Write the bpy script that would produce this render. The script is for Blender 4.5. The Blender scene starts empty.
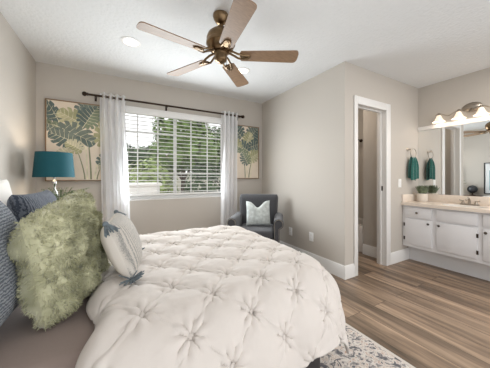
import bpy, math, random
import numpy as np
from mathutils import Vector, Matrix, noise as mnoise

PI = math.pi
S = bpy.context.scene
C = S.collection
random.seed(7)
RNG = np.random.default_rng(11)

# ------------------------------------------------------------------ camera, world, light, exposure
EYE = 1.142
HC_ = 2.44
cam_d = bpy.data.cameras.new('camera')
cam_d.sensor_width = 36.0
cam_d.lens = 229.0 / 490.0 * 36.0
cam_d.shift_y = -6.9 / 490.0
cam_d.clip_start = 0.05
cam = bpy.data.objects.new('camera', cam_d)
C.objects.link(cam)
cam.location = (0, 0, EYE)
cam.rotation_euler = (PI / 2, 0, -math.radians(29.04))
S.camera = cam

S.view_settings.view_transform = 'Standard'
S.view_settings.look = 'None'
S.view_settings.gamma = 1.0
S.view_settings.use_curve_mapping = False
S.view_settings.exposure = 0.73

W = bpy.data.worlds.new('daylight')
S.world = W
W.use_nodes = True
bgn = W.node_tree.nodes['Background']
bgn.inputs['Color'].default_value = (0.97, 0.985, 1.0, 1)
bgn.inputs['Strength'].default_value = 1.0

sun_d = bpy.data.lights.new('sun', 'SUN')
sun_d.energy = 1.2
sun_d.angle = math.radians(12)
sun_d.color = (1.0, 0.95, 0.88)
sun = bpy.data.objects.new('sun', sun_d)
C.objects.link(sun)
sun.rotation_euler = (math.radians(38), 0, math.radians(200))

def area(name, loc, rot, sx, sy, power, col=(1, 1, 1), spread=180):
    d = bpy.data.lights.new(name, 'AREA')
    d.shape = 'RECTANGLE'; d.size = sx; d.size_y = sy
    d.energy = power; d.color = col; d.spread = math.radians(spread)
    o = bpy.data.objects.new(name, d); C.objects.link(o)
    o.location = loc; o.rotation_euler = rot
    return o
# unseen area light added just inside the blind, standing in for window daylight
area('window_fill_light', (0.74, 3.325, 1.32), (-math.radians(83), 0, 0), 1.3, 0.9, 27, (0.90, 0.96, 1.0), 180)
# unseen fill light added to brighten the vanity side, right of the frame
area('dressing_fill_light', (2.75, 0.35, HC_ - .02), (0, 0, 0), 0.9, 0.6, 10, (1.0, 0.95, 0.9))

# ------------------------------------------------------------------ materials
def lin(c):
    return tuple(((v / 255) / 12.92 if v / 255 <= 0.04045 else ((v / 255 + 0.055) / 1.055) ** 2.4) for v in c)

def mat(name, rgb, rough=0.6, metal=0.0, var=0.0, vscale=8.0, bump=0.0, bscale=60.0, spec=0.5, coat=0.0, sheen=0.0, stretch=None, bdist=0.01):
    m = bpy.data.materials.new(name); m.use_nodes = True
    nt = m.node_tree; b = nt.nodes['Principled BSDF']
    c = lin(rgb)
    b.inputs['Base Color'].default_value = (*c, 1)
    b.inputs['Roughness'].default_value = rough
    b.inputs['Metallic'].default_value = metal
    b.inputs['Specular IOR Level'].default_value = spec
    b.inputs['Coat Weight'].default_value = coat
    b.inputs['Sheen Weight'].default_value = sheen
    if var or bump:
        tc = nt.nodes.new('ShaderNodeTexCoord')
        src = tc.outputs['Object']
        if stretch:
            mp = nt.nodes.new('ShaderNodeMapping'); mp.inputs['Scale'].default_value = stretch
            nt.links.new(src, mp.inputs['Vector']); src = mp.outputs['Vector']
    if var:
        n = nt.nodes.new('ShaderNodeTexNoise'); n.inputs['Scale'].default_value = vscale; n.inputs['Detail'].default_value = 4
        nt.links.new(src, n.inputs['Vector'])
        r = nt.nodes.new('ShaderNodeValToRGB')
        r.color_ramp.elements[0].position = 0.3; r.color_ramp.elements[1].position = 0.7
        r.color_ramp.elements[0].color = (*[v * (1 - var) for v in c], 1)
        r.color_ramp.elements[1].color = (*[min(1, v * (1 + var)) for v in c], 1)
        nt.links.new(n.outputs['Fac'], r.inputs['Fac']); nt.links.new(r.outputs['Color'], b.inputs['Base Color'])
    if bump:
        n2 = nt.nodes.new('ShaderNodeTexNoise'); n2.inputs['Scale'].default_value = bscale; n2.inputs['Detail'].default_value = 3
        nt.links.new(src, n2.inputs['Vector'])
        bp = nt.nodes.new('ShaderNodeBump'); bp.inputs['Strength'].default_value = bump; bp.inputs['Distance'].default_value = bdist
        nt.links.new(n2.outputs['Fac'], bp.inputs['Height']); nt.links.new(bp.outputs['Normal'], b.inputs['Normal'])
    return m

def emis(name, rgb, strength):
    m = mat(name, rgb)
    b = m.node_tree.nodes['Principled BSDF']
    b.inputs['Emission Color'].default_value = (*lin(rgb), 1)
    b.inputs['Emission Strength'].default_value = strength
    return m

M = {}
M['wall'] = mat('wall_paint', (196, 189, 180), 0.85, bump=0.12, bscale=90, bdist=0.004)
M['ceil'] = mat('ceiling_paint', (226, 227, 227), 0.9, bump=0.5, bscale=38, bdist=0.012)
M['white'] = mat('white_paint', (232, 230, 227), 0.4)
M['vinyl'] = mat('white_vinyl', (240, 240, 238), 0.35)
M['slat'] = mat('blind_slat', (240, 239, 236), 0.45)
M['brass'] = mat('antique_brass', (128, 106, 80), 0.3, 1.0, var=0.25, vscale=14)
M['nickel'] = mat('brushed_nickel', (176, 166, 154), 0.28, 1.0)
M['chrome'] = mat('silver_metal', (200, 200, 200), 0.15, 1.0)
M['bronze'] = mat('dark_bronze', (62, 50, 42), 0.4, 0.8)
M['knob'] = mat('pewter_knob', (92, 86, 80), 0.35, 0.9)
M['blade'] = mat('oak_blade', (146, 118, 92), 0.45, var=0.2, vscale=9, stretch=(1.2, 16, 16), coat=0.1)
M['oak'] = mat('dark_wood', (96, 74, 56), 0.5, var=0.25, vscale=7, stretch=(1, 14, 14))
M['char'] = mat('charcoal_linen', (68, 68, 71), 0.95, var=0.12, vscale=150, bump=0.25, bscale=260, sheen=0.2)
M['chpil'] = mat('pale_grey_velvet', (182, 187, 184), 0.8, var=0.22, vscale=22, bump=0.2, bscale=120, sheen=0.3)
M['stud'] = mat('nailhead', (178, 172, 160), 0.3, 1.0)
M['duvet'] = mat('cream_cotton', (219, 211, 204), 0.92, bump=0.16, bscale=55, sheen=0.1, bdist=0.006)
M['sheet'] = mat('taupe_sheet', (146, 130, 122), 0.85, bump=0.1, bscale=30, sheen=0.15)
M['base'] = mat('dark_bed_fabric', (58, 54, 53), 0.95, bump=0.2, bscale=200)
M['pwhite'] = mat('white_cotton', (240, 236, 230), 0.9, bump=0.1, bscale=40)
M['tassel'] = mat('blue_grey_yarn', (112, 122, 128), 0.95, var=0.35, vscale=90)
M['cush'] = mat('cream_canvas', (240, 233, 224), 0.9, bump=0.1, bscale=160)
M['teal'] = mat('teal_shade', (8, 84, 96), 0.75, var=0.08, vscale=160, bump=0.1, bscale=220)
M['tealin'] = mat('shade_lining', (235, 230, 220), 0.8)
M['towel'] = mat('green_towel', (26, 92, 84), 0.98, var=0.2, vscale=60, bump=0.5, bscale=160, sheen=0.4)
M['fern'] = mat('fern_green', (74, 104, 46), 0.6, var=0.35, vscale=20)
M['succ'] = mat('grey_green_leaf', (104, 116, 92), 0.6, var=0.4, vscale=40)
M['pot'] = mat('white_ceramic', (222, 212, 200), 0.45, bump=0.3, bscale=60)
M['soil'] = mat('soil', (60, 46, 36), 0.95)
M['counter'] = mat('cream_counter', (230, 217, 203), 0.3, var=0.03, vscale=40)
M['cab'] = mat('cabinet_white', (228, 227, 228), 0.45)
M['toe'] = mat('toe_kick_white', (222, 221, 221), 0.5)
M['globe'] = mat('dark_globe', (66, 68, 72), 0.3, 0.3, var=0.5, vscale=25)
M['black'] = mat('black_frame', (30, 30, 30), 0.4)
M['matb'] = mat('print_paper', (228, 230, 230), 0.8)
M['teprint'] = mat('print_aqua', (150, 186, 190), 0.8, var=0.25, vscale=6)
M['bulb'] = emis('lamp_bulb', (255, 236, 205), 3)
M['ledlens'] = emis('downlight_lens', (255, 247, 235), 3.0)
M['opal'] = emis('opal_glass', (255, 238, 216), 0.35)
M['tub'] = mat('tub_enamel', (225, 220, 214), 0.2)
M['canvas'] = mat('print_canvas', (226, 212, 194), 0.85, var=0.06, vscale=5, bump=0.1, bscale=300)
for k, c in dict(l_dk=(94, 108, 104), l_dk2=(112, 122, 114), l_gr=(128, 138, 116), l_yl=(186, 182, 148), l_yl2=(166, 164, 128), l_pl=(196, 190, 164), l_rib=(222, 214, 186), l_st=(140, 142, 112)).items():
    M[k] = mat('paint_' + k, c, 0.85, var=0.18, vscale=14)
M['pframe'] = mat('picture_frame_wood', (138, 112, 84), 0.4, 0.2)

def glass_mat():
    m = bpy.data.materials.new('window_glass'); m.use_nodes = True
    nt = m.node_tree; nt.nodes.clear()
    o = nt.nodes.new('ShaderNodeOutputMaterial'); t = nt.nodes.new('ShaderNodeBsdfTransparent'); g = nt.nodes.new('ShaderNodeBsdfGlossy')
    g.inputs['Roughness'].default_value = 0.02
    x = nt.nodes.new('ShaderNodeMixShader'); f = nt.nodes.new('ShaderNodeFresnel'); f.inputs['IOR'].default_value = 1.3
    nt.links.new(f.outputs[0], x.inputs[0]); nt.links.new(t.outputs[0], x.inputs[1]); nt.links.new(g.outputs[0], x.inputs[2])
    nt.links.new(x.outputs[0], o.inputs[0]); return m
M['glass'] = glass_mat()

def mirror_mat():
    m = mat('mirror_silver', (238, 240, 240), 0.0, 1.0)
    return m
M['mirror'] = mirror_mat()

def sheer_mat():
    m = bpy.data.materials.new('sheer_voile'); m.use_nodes = True
    nt = m.node_tree; nt.nodes.clear()
    o = nt.nodes.new('ShaderNodeOutputMaterial')
    t = nt.nodes.new('ShaderNodeBsdfTransparent'); d = nt.nodes.new('ShaderNodeBsdfDiffuse'); l = nt.nodes.new('ShaderNodeBsdfTranslucent')
    d.inputs['Color'].default_value = (0.96, 0.96, 0.97, 1); l.inputs['Color'].default_value = (0.96, 0.96, 0.97, 1)
    a = nt.nodes.new('ShaderNodeMixShader'); a.inputs[0].default_value = 0.45
    nt.links.new(d.outputs[0], a.inputs[1]); nt.links.new(l.outputs[0], a.inputs[2])
    b = nt.nodes.new('ShaderNodeMixShader'); b.inputs[0].default_value = 0.88
    nt.links.new(t.outputs[0], b.inputs[1]); nt.links.new(a.outputs[0], b.inputs[2])
    nt.links.new(b.outputs[0], o.inputs[0]); return m
M['sheer'] = sheer_mat()

def floor_mat():
    m = mat('oak_plank_floor', (130, 108, 88), 0.42)
    nt = m.node_tree; b = nt.nodes['Principled BSDF']; L = nt.links.new
    tc = nt.nodes.new('ShaderNodeTexCoord')
    mp = nt.nodes.new('ShaderNodeMapping'); mp.inputs['Rotation'].default_value = (0, 0, PI / 2)
    L(tc.outputs['Object'], mp.inputs['Vector'])
    br = nt.nodes.new('ShaderNodeTexBrick')
    br.offset = 0.37; br.inputs['Scale'].default_value = 1.0
    br.inputs['Brick Width'].default_value = 1.22; br.inputs['Row Height'].default_value = 0.18
    br.inputs['Mortar Size'].default_value = 0.0018; br.inputs['Mortar Smooth'].default_value = 0.3
    br.inputs['Color1'].default_value = (0, 0, 0, 1); br.inputs['Color2'].default_value = (1, 1, 1, 1); br.inputs['Mortar'].default_value = (0.5, 0.5, 0.5, 1)
    L(mp.outputs[0], br.inputs['Vector'])
    mp2 = nt.nodes.new('ShaderNodeMapping'); mp2.inputs['Scale'].default_value = (9, 0.75, 1)
    L(tc.outputs['Object'], mp2.inputs['Vector'])
    add = nt.nodes.new('ShaderNodeVectorMath'); add.operation = 'MULTIPLY_ADD'
    L(br.outputs['Color'], add.inputs[0]); add.inputs[1].default_value = (7, 5, 3); L(mp2.outputs[0], add.inputs[2])
    n = nt.nodes.new('ShaderNodeTexNoise'); n.inputs['Scale'].default_value = 1.3; n.inputs['Detail'].default_value = 7; n.inputs['Roughness'].default_value = 0.62; n.inputs['Distortion'].default_value = 0.4
    L(add.outputs[0], n.inputs['Vector'])
    r = nt.nodes.new('ShaderNodeValToRGB'); cr = r.color_ramp
    cr.elements[0].position = 0.31; cr.elements[0].color = (*lin((82, 70, 58)), 1)
    cr.elements[1].position = 0.69; cr.elements[1].color = (*lin((178, 153, 129)), 1)
    e = cr.elements.new(0.5); e.color = (*lin((135, 114, 95)), 1)
    L(n.outputs['Fac'], r.inputs['Fac'])
    hv = nt.nodes.new('ShaderNodeHueSaturation')
    mr = nt.nodes.new('ShaderNodeMapRange'); mr.inputs['To Min'].default_value = 0.78; mr.inputs['To Max'].default_value = 1.2
    sp = nt.nodes.new('ShaderNodeSeparateColor'); L(br.outputs['Color'], sp.inputs[0]); L(sp.outputs[0], mr.inputs['Value'])
    L(mr.outputs[0], hv.inputs['Value']); L(r.outputs['Color'], hv.inputs['Color'])
    mx = nt.nodes.new('ShaderNodeMixRGB'); mx.inputs['Color2'].default_value = (*lin((62, 50, 42)), 1)
    L(br.outputs['Fac'], mx.inputs['Fac']); L(hv.outputs['Color'], mx.inputs['Color1']); L(mx.outputs[0], b.inputs['Base Color'])
    bp = nt.nodes.new('ShaderNodeBump'); bp.inputs['Strength'].default_value = 0.12; bp.inputs['Distance'].default_value = 0.004
    L(n.outputs['Fac'], bp.inputs['Height']); L(bp.outputs['Normal'], b.inputs['Normal'])
    return m
M['floor'] = floor_mat()

def rug_mat():
    m = mat('distressed_rug', (190, 180, 170), 0.97)
    nt = m.node_tree; b = nt.nodes['Principled BSDF']; L = nt.links.new
    tc = nt.nodes.new('ShaderNodeTexCoord')
    n = nt.nodes.new('ShaderNodeTexNoise'); n.inputs['Scale'].default_value = 24; n.inputs['Detail'].default_value = 6; n.inputs['Distortion'].default_value = 1.4
    L(tc.outputs['Object'], n.inputs['Vector'])
    r = nt.nodes.new('ShaderNodeValToRGB'); cr = r.color_ramp; cr.interpolation = 'CONSTANT'
    cr.elements[0].position = 0.0; cr.elements[0].color = (*lin((98, 96, 100)), 1)
    cr.elements[1].position = 0.40; cr.elements[1].color = (*lin((142, 138, 136)), 1)
    for p, c in ((0.455, (190, 182, 176)), (0.50, (212, 205, 197)), (0.575, (176, 142, 124)), (0.60, (206, 196, 186)), (0.66, (104, 104, 110))):
        e = cr.elements.new(p); e.color = (*lin(c), 1)
    L(n.outputs['Fac'], r.inputs['Fac'])
    # pale outer band along the long edges
    sx = nt.nodes.new('ShaderNodeSeparateXYZ'); L(tc.outputs['Object'], sx.inputs[0])
    g = nt.nodes.new('ShaderNodeMath'); g.operation = 'GREATER_THAN'; g.inputs[1].default_value = 1.525; L(sx.outputs[0], g.inputs[0])
    mx = nt.nodes.new('ShaderNodeMixRGB'); mx.inputs['Color2'].default_value = (*lin((205, 197, 188)), 1)
    L(g.outputs[0], mx.inputs['Fac']); L(r.outputs['Color'], mx.inputs['Color1']); L(mx.outputs[0], b.inputs['Base Color'])
    return m
M['rug'] = rug_mat()

def knit_mat(name, base, dark, scale, axis, wob=3.0, lo=0.35, hi=0.6, bs=0.6, dsc=3.0, lineonly=None):
    """rows of ribbed weave: wave bands across local axis"""
    m = mat(name, base, 0.95, sheen=0.15)
    nt = m.node_tree; b = nt.nodes['Principled BSDF']; L = nt.links.new
    tc = nt.nodes.new('ShaderNodeTexCoord')
    w = nt.nodes.new('ShaderNodeTexWave'); w.bands_direction = axis; w.inputs['Scale'].default_value = scale
    w.inputs['Distortion'].default_value = wob; w.inputs['Detail'].default_value = 2; w.inputs['Detail Scale'].default_value = dsc
    L(tc.outputs['Object'], w.inputs['Vector'])
    r = nt.nodes.new('ShaderNodeValToRGB'); r.color_ramp.elements[0].position = lo; r.color_ramp.elements[1].position = hi
    r.color_ramp.elements[0].color = (*lin(dark), 1); r.color_ramp.elements[1].color = (*lin(base), 1)
    L(w.outputs['Fac'], r.inputs['Fac']); L(r.outputs['Color'], b.inputs['Base Color'])
    bp = nt.nodes.new('ShaderNodeBump'); bp.inputs['Strength'].default_value = bs; bp.inputs['Distance'].default_value = 0.006
    L(w.outputs['Fac'], bp.inputs['Height']); L(bp.outputs['Normal'], b.inputs['Normal'])
    return m
M['blue'] = knit_mat('blue_grey_weave', (150, 155, 163), (90, 98, 110), 30, 'Z', 5.0)
M['blue2'] = knit_mat('slate_blue_weave', (108, 115, 127), (62, 70, 84), 26, 'X', 5.0)
M['knit'] = knit_mat('cream_knit', (234, 227, 217), (168, 165, 160), 22, 'X', 4.0, 0.1, 0.35, 0.8, 14.0)

def fur_mat():
    m = mat('sage_fur', (178, 190, 150), 0.9, sheen=0.5)
    nt = m.node_tree; b = nt.nodes['Principled BSDF']; L = nt.links.new
    tc = nt.nodes.new('ShaderNodeTexCoord')
    n = nt.nodes.new('ShaderNodeTexNoise'); n.inputs['Scale'].default_value = 9; n.inputs['Detail'].default_value = 3
    L(tc.outputs['Object'], n.inputs['Vector'])
    r = nt.nodes.new('ShaderNodeValToRGB'); cr = r.color_ramp
    cr.elements[0].position = 0.32; cr.elements[0].color = (*lin((138, 137, 100)), 1)
    cr.elements[1].position = 0.66; cr.elements[1].color = (*lin((213, 211, 178)), 1)
    L(n.outputs['Fac'], r.inputs['Fac']); L(r.outputs['Color'], b.inputs['Base Color'])
    return m
M['fur'] = fur_mat()

# ------------------------------------------------------------------ mesh helpers
class MB:
    def __init__(s): s.v = []; s.f = []; s.m = []; s.sm = []
    def add(s, vs, fs, mi=0, smooth=True, T=None):
        o = len(s.v)
        for p in vs:
            p = Vector(p)
            if T is not None: p = T @ p
            s.v.append(tuple(p))
        for f in fs:
            s.f.append(tuple(i + o for i in f)); s.m.append(mi); s.sm.append(smooth)
    def box(s, x0, x1, y0, y1, z0, z1, mi=0, b=0.0, T=None):
        if b <= 0:
            vs = [(x, y, z) for x in (x0, x1) for y in (y0, y1) for z in (z0, z1)]
            fs = [(0, 1, 3, 2), (4, 6, 7, 5), (0, 4, 5, 1), (2, 3, 7, 6), (0, 2, 6, 4), (1, 5, 7, 3)]
            s.add(vs, fs, mi, False, T); return
        b = min(b, (x1 - x0) / 2.01, (y1 - y0) / 2.01, (z1 - z0) / 2.01)
        # rounded box from a bmesh bevel
        import bmesh
        bm = bmesh.new(); bmesh.ops.create_cube(bm, size=1)
        for v in bm.verts:
            v.co = Vector(((x0 + x1) / 2 + v.co.x * (x1 - x0), (y0 + y1) / 2 + v.co.y * (y1 - y0), (z0 + z1) / 2 + v.co.z * (z1 - z0)))
        bmesh.ops.bevel(bm, geom=list(bm.edges), offset=b, segments=3 if b > 0.01 else 2, profile=0.5, affect='EDGES')
        bm.verts.index_update()
        s.add([v.co.copy() for v in bm.verts], [[v.index for v in f.verts] for f in bm.faces], mi, True, T); bm.free()
    def lathe(s, prof, n=24, mi=0, T=None, caps=True):
        vs = []; fs = []
        for r, z in prof:
            for k in range(n):
                a = 2 * PI * k / n; vs.append((r * math.cos(a), r * math.sin(a), z))
        for i in range(len(prof) - 1):
            for k in range(n):
                k2 = (k + 1) % n; fs.append((i * n + k, i * n + k2, (i + 1) * n + k2, (i + 1) * n + k))
        if caps:
            if prof[0][0] > 1e-4: fs.append(tuple(range(n))[::-1])
            if prof[-1][0] > 1e-4: fs.append(tuple((len(prof) - 1) * n + k for k in range(n)))
        s.add(vs, fs, mi, True, T)
    def tube(s, pts, r, n=10, mi=0, T=None, closed=False):
        pts = [Vector(p) for p in pts]; N = len(pts); vs = []; fs = []
        up = None
        for i, p in enumerate(pts):
            if closed: d = pts[(i + 1) % N] - pts[i - 1]
            else: d = pts[min(i + 1, N - 1)] - pts[max(i - 1, 0)]
            d.normalize()
            if up is None:
                up = Vector((0, 0, 1)) if abs(d.z) < 0.9 else Vector((1, 0, 0))
            a = d.cross(up); a.normalize(); up = a.cross(d); up.normalize()
            rr = r[i] if isinstance(r, (list, tuple)) else r
            for k in range(n):
                t = 2 * PI * k / n; vs.append(p + (a * math.cos(t) + up * math.sin(t)) * rr)
        for i in range(N if closed else N - 1):
            j = (i + 1) % N
            for k in range(n):
                k2 = (k + 1) % n; fs.append((i * n + k, i * n + k2, j * n + k2, j * n + k))
        if not closed:
            fs.append(tuple(range(n))[::-1]); fs.append(tuple((N - 1) * n + k for k in range(n)))
        s.add(vs, fs, mi, True, T)
    def sphere(s, c, r, n=16, mi=0, sc=(1, 1, 1), T=None):
        vs = []; fs = []; R = n // 2
        for i in range(R + 1):
            t = PI * i / R
            for k in range(n):
                a = 2 * PI * k / n
                vs.append((c[0] + r * sc[0] * math.sin(t) * math.cos(a), c[1] + r * sc[1] * math.sin(t) * math.sin(a), c[2] + r * sc[2] * math.cos(t)))
        for i in range(R):
            for k in range(n):
                k2 = (k + 1) % n; fs.append((i * n + k, (i + 1) * n + k, (i + 1) * n + k2, i * n + k2))
        s.add(vs, fs, mi, True, T)
    def prism(s, poly, z0, z1, mi=0, T=None, smooth=False):
        n = len(poly)
        vs = [(x, y, z0) for x, y in poly] + [(x, y, z1) for x, y in poly]
        fs = [tuple(range(n))[::-1], tuple(range(n, 2 * n))] + [(i, (i + 1) % n, n + (i + 1) % n, n + i) for i in range(n)]
        s.add(vs, fs, mi, smooth, T)
    def grid(s, P, mi=0, T=None, wrap=False):
        a, b = P.shape[:2]
        vs = P.reshape(-1, 3).tolist(); fs = []
        for i in range(a - 1):
            for j in range(b if wrap else b - 1):
                j2 = (j + 1) % b
                fs.append((i * b + j, i * b + j2, (i + 1) * b + j2, (i + 1) * b + j))
        s.add(vs, fs, mi, True, T)
    def build(s, name, mats, parent=None, sharp=35):
        me = bpy.data.meshes.new(name)
        me.from_pydata(s.v, [], s.f)
        if not isinstance(mats, (list, tuple)): mats = [mats]
        for m in mats: me.materials.append(m)
        me.polygons.foreach_set('material_index', s.m)
        me.polygons.foreach_set('use_smooth', s.sm)
        me.update()
        import bmesh
        if len(s.f) < 60000:
            bm = bmesh.new(); bm.from_mesh(me); bmesh.ops.recalc_face_normals(bm, faces=bm.faces); bm.to_mesh(me); bm.free()
        me.set_sharp_from_angle(angle=math.radians(sharp))
        o = bpy.data.objects.new(name, me); C.objects.link(o)
        if parent is not None: o.parent = parent
        return o

def tag(o, label, cat, group=None):
    o['label'] = label; o['category'] = cat
    if group: o['group'] = group
    return o
def thing(name, label, cat, loc=(0, 0, 0), rz=0.0, group=None):
    o = bpy.data.objects.new(name, None); C.objects.link(o)
    o.empty_display_size = 0.1
    o.location = loc; o.rotation_euler = (0, 0, rz)
    return tag(o, label, cat, group)
def struct(o):
    o['kind'] = 'structure'; return o
def dup(o, loc=None, rz=None, label=None, parent=None):
    c = o.copy(); C.objects.link(c)
    if parent is not None: c.parent = parent
    for ch in list(o.children): dup(ch, parent=c)
    if loc is not None: c.location = loc
    if rz is not None: c.rotation_euler = (0, 0, rz)
    if label: c['label'] = label
    return c
def TR(loc=(0, 0, 0), rx=0, ry=0, rz=0):
    return Matrix.Translation(loc) @ Matrix.Rotation(rz, 4, 'Z') @ Matrix.Rotation(ry, 4, 'Y') @ Matrix.Rotation(rx, 4, 'X')

# ------------------------------------------------------------------ room shell (metres, floor z=0)
XL, XR, YB, YD, XM, HC = -0.806, 2.223, 3.388, 1.701, 3.847, 2.44
YBACK = -0.75
WX0, WX1, WZ0, WZ1 = -0.06, 1.54, 0.83, 2.085

def simple(name, boxes, m, b=0):
    mb = MB()
    for bx in boxes: mb.box(*bx, b=b)
    return struct(mb.build(name, m))
simple('floor', [(XL - .1, XM + .1, YBACK, YB + .12, -.1, 0)], M['floor'])
simple('ceiling', [(XL - .1, XM + .1, YBACK, YB + .12, HC, HC + .1)], M['ceil'])
simple('wall_left', [(XL - .1, XL, YBACK, YB, 0, HC)], M['wall'])
simple('wall_back', [(XL - .1, WX0, YB, YB + .12, 0, HC), (WX1, XM + .1, YB, YB + .12, 0, HC),
                     (WX0, WX1, YB, YB + .12, 0, WZ0), (WX0, WX1, YB, YB + .12, WZ1, HC)], M['wall'])
simple('wall_right', [(XR, XR + .1, YD + .0, YB, 0, HC)], M['wall'])
DX0, DX1, DZ = 2.435, 3.01, 1.995
simple('wall_doorway', [(XR + .1, DX0 - .015, YD, YD + .11, 0, HC), (DX1 + .015, XM, YD, YD + .11, 0, HC), (DX0 - .015, DX1 + .015, YD, YD + .11, DZ + .015, HC)], M['wall'])
simple('wall_vanity', [(XM, XM + .1, YBACK, YB, 0, HC)], M['wall'])
simple('wall_bathroom', [(3.20, 3.30, YD + .11, 2.13, 0, HC), ], M['wall'])

def baseboard(name, segs):
    # each seg: (x0,y0,x1,y1,nx,ny): profile extruded along the wall foot
    mb = MB()
    for x0, y0, x1, y1, nx, ny in segs:
        prof = [(0, 0), (.016, 0), (.016, .118), (.011, .13), (.009, .142), (.004, .148), (0, .148)]
        n = len(prof)
        vs = [(x0 + nx * d, y0 + ny * d, z) for d, z in prof] + [(x1 + nx * d, y1 + ny * d, z) for d, z in prof]
        fs = [(i, i + 1, n + i + 1, n + i) for i in range(n - 1)] + [tuple(range(n))[::-1], tuple(range(n, 2 * n))]
        mb.add(vs, fs, 0, False)
    return struct(mb.build(name, M['white']))
baseboard('baseboard_left', [(XL, YBACK, XL, YB, 1, 0)])
baseboard('baseboard_back', [(XL, YB, XR, YB, 0, -1)])
baseboard('baseboard_right', [(XR, YB, XR, YD, -1, 0)])
baseboard('baseboard_doorway', [(XR - .016, YD, DX0 - .055, YD, 0, -1), (DX1 + .095, YD, 3.575, YD, 0, -1)])
baseboard('baseboard_bathroom', [(3.20, YD + .11, 3.20, 2.13, -1, 0)])

# door opening trim
mb = MB()
mb.box(DX0 - .06, DX0, YD - .018, YD, 0, DZ + .09, b=.004)
mb.box(DX1, DX1 + .095, YD - .018, YD, 0, DZ + .09, b=.004)
mb.box(DX0, DX1, YD - .018, YD, DZ, DZ + .09, b=.004)
mb.box(DX0 - .015, DX0, YD, YD + .11, 0, DZ)
mb.box(DX1, DX1 + .015, YD, YD + .11, 0, DZ)
mb.box(DX0 - .015, DX1 + .015, YD, YD + .11, DZ, DZ + .015)
mb.box(DX1 - .012, DX1, YD + .05, YD + .085, 0, DZ, b=.002)
mb.box(DX0, DX1 - .012, YD + .05, YD + .085, DZ - .012, DZ, b=.002)
mb.box(DX0, DX0 + .012, YD + .05, YD + .085, 0, DZ - .012, b=.002)
dr = struct(mb.build('door_1', M['white']))
mb = MB(); mb.box(DX1 - .002, DX1 + .001, YD + .03, YD + .06, .965, 1.025); mb.box(DX1 - .003, DX1 - .001, YD + .038, YD + .052, .98, 1.01)
sp = mb.build('strike_plate', M['knob'], dr)

# ------------------------------------------------------------------ window, blind, rod, curtains, pictures
win = MB()
Y0, Y1 = YB + .055, YB + .105
fw = .035
win.box(WX0, WX1, Y0, Y1, WZ0, WZ0 + .045, b=.004); win.box(WX0, WX1, Y0, Y1, WZ1 - fw, WZ1, b=.004)
win.box(WX0, WX0 + fw, Y0, Y1, WZ0, WZ1, b=.004); win.box(WX1 - fw, WX1, Y0, Y1, WZ0, WZ1, b=.004)
wo = struct(win.build('window_1', M['vinyl']))
XC = (WX0 + WX1) / 2
mb = MB(); mb.box(WX0, WX1, YB - .002, Y0, WZ0 - .004, WZ0 + .012, b=.003)
mb.build('window_sill', M['white'], wo)
def sash(x0, x1, y0, y1):
    mb = MB(); z0, z1 = WZ0 + .045, WZ1 - fw; w = .032
    mb.box(x0, x0 + w, y0, y1, z0, z1, b=.003); mb.box(x1 - w, x1, y0, y1, z0, z1, b=.003)
    mb.box(x0 + w, x1 - w, y0, y1, z0, z0 + w, b=.003); mb.box(x0 + w, x1 - w, y0, y1, z1 - w, z1, b=.003)
    s = mb.build('sash', M['vinyl'], wo)
    mb = MB(); ym = (y0 + y1) / 2
    for k in (1, 2):
        x = x0 + (x1 - x0) * k / 3; mb.box(x - .008, x + .008, ym - .006, ym + .006, z0 + w, z1 - w)
    for k in (1, 2, 3):
        z = WZ0 + .045 + (z1 - z0) * k / 4 + .03 * (1 - k / 4); mb.box(x0 + w, x1 - w, ym - .007, ym + .007, z - .008, z + .008)
    mb.build('muntin_grid', M['vinyl'], s)
    mb = MB(); mb.box(x0 + w, x1 - w, ym - .002, ym + .002, z0 + w, z1 - w)
    mb.build('pane', M['glass'], s)
sash(WX0 + fw, XC + .02, Y0 + .003, Y0 + .023)
sash(XC - .02, WX1 - fw, Y0 + .025, Y0 + .045)

bl = thing('window_blind', 'open white horizontal slat blind hanging inside the bedroom window', 'blind', (XC, YB + .03, WZ0))
hw = (WX1 - WX0) / 2 - .006
mb = MB(); mb.box(-hw, hw, -.04, .02, WZ1 - WZ0 - .095, WZ1 - WZ0 - .003, b=.006)
mb.box(-hw, hw, -.046, -.04, WZ1 - WZ0 - .03, WZ1 - WZ0 - .02)
mb.build('headrail', M['slat'], bl)
mb = MB(); z = .105
NS = 0
while z < WZ1 - WZ0 - .11:
    vs = []; fs = []
    prof = [(-.024, -.0035), (-.012, .0005), (0, .002), (.012, .0005), (.024, -.0035)]
    for sgn in (-hw, hw):
        for (py, pz) in prof: vs.append((sgn, py, z + pz + py * .04 + .0012))
        for (py, pz) in prof[::-1]: vs.append((sgn, py, z + pz + py * .04 - .0012))
    for i in range(10): fs.append((i, (i + 1) % 10, 10 + (i + 1) % 10, 10 + i))
    fs.append(tuple(range(10))); fs.append(tuple(range(19, 9, -1)))
    mb.add(vs, fs, 0, False); z += .054; NS += 1
mb.build('slats', M['slat'], bl)
mb = MB(); mb.box(-hw, hw, -.026, .022, .055, .083, b=.006); mb.build('bottom_rail', M['slat'], bl)
for x in (-.62, 0.0, .62):
    mb = MB(); mb.tube([(x, -.026, .08), (x, -.026, WZ1 - WZ0 - .09)], .0016, 6); mb.build('ladder_cord', M['slat'], bl)
mb = MB(); mb.tube([(-.7, -.05, .35), (-.7, -.05, 1.14)], .004, 6); mb.build('tilt_wand', M['slat'], bl)

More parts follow.
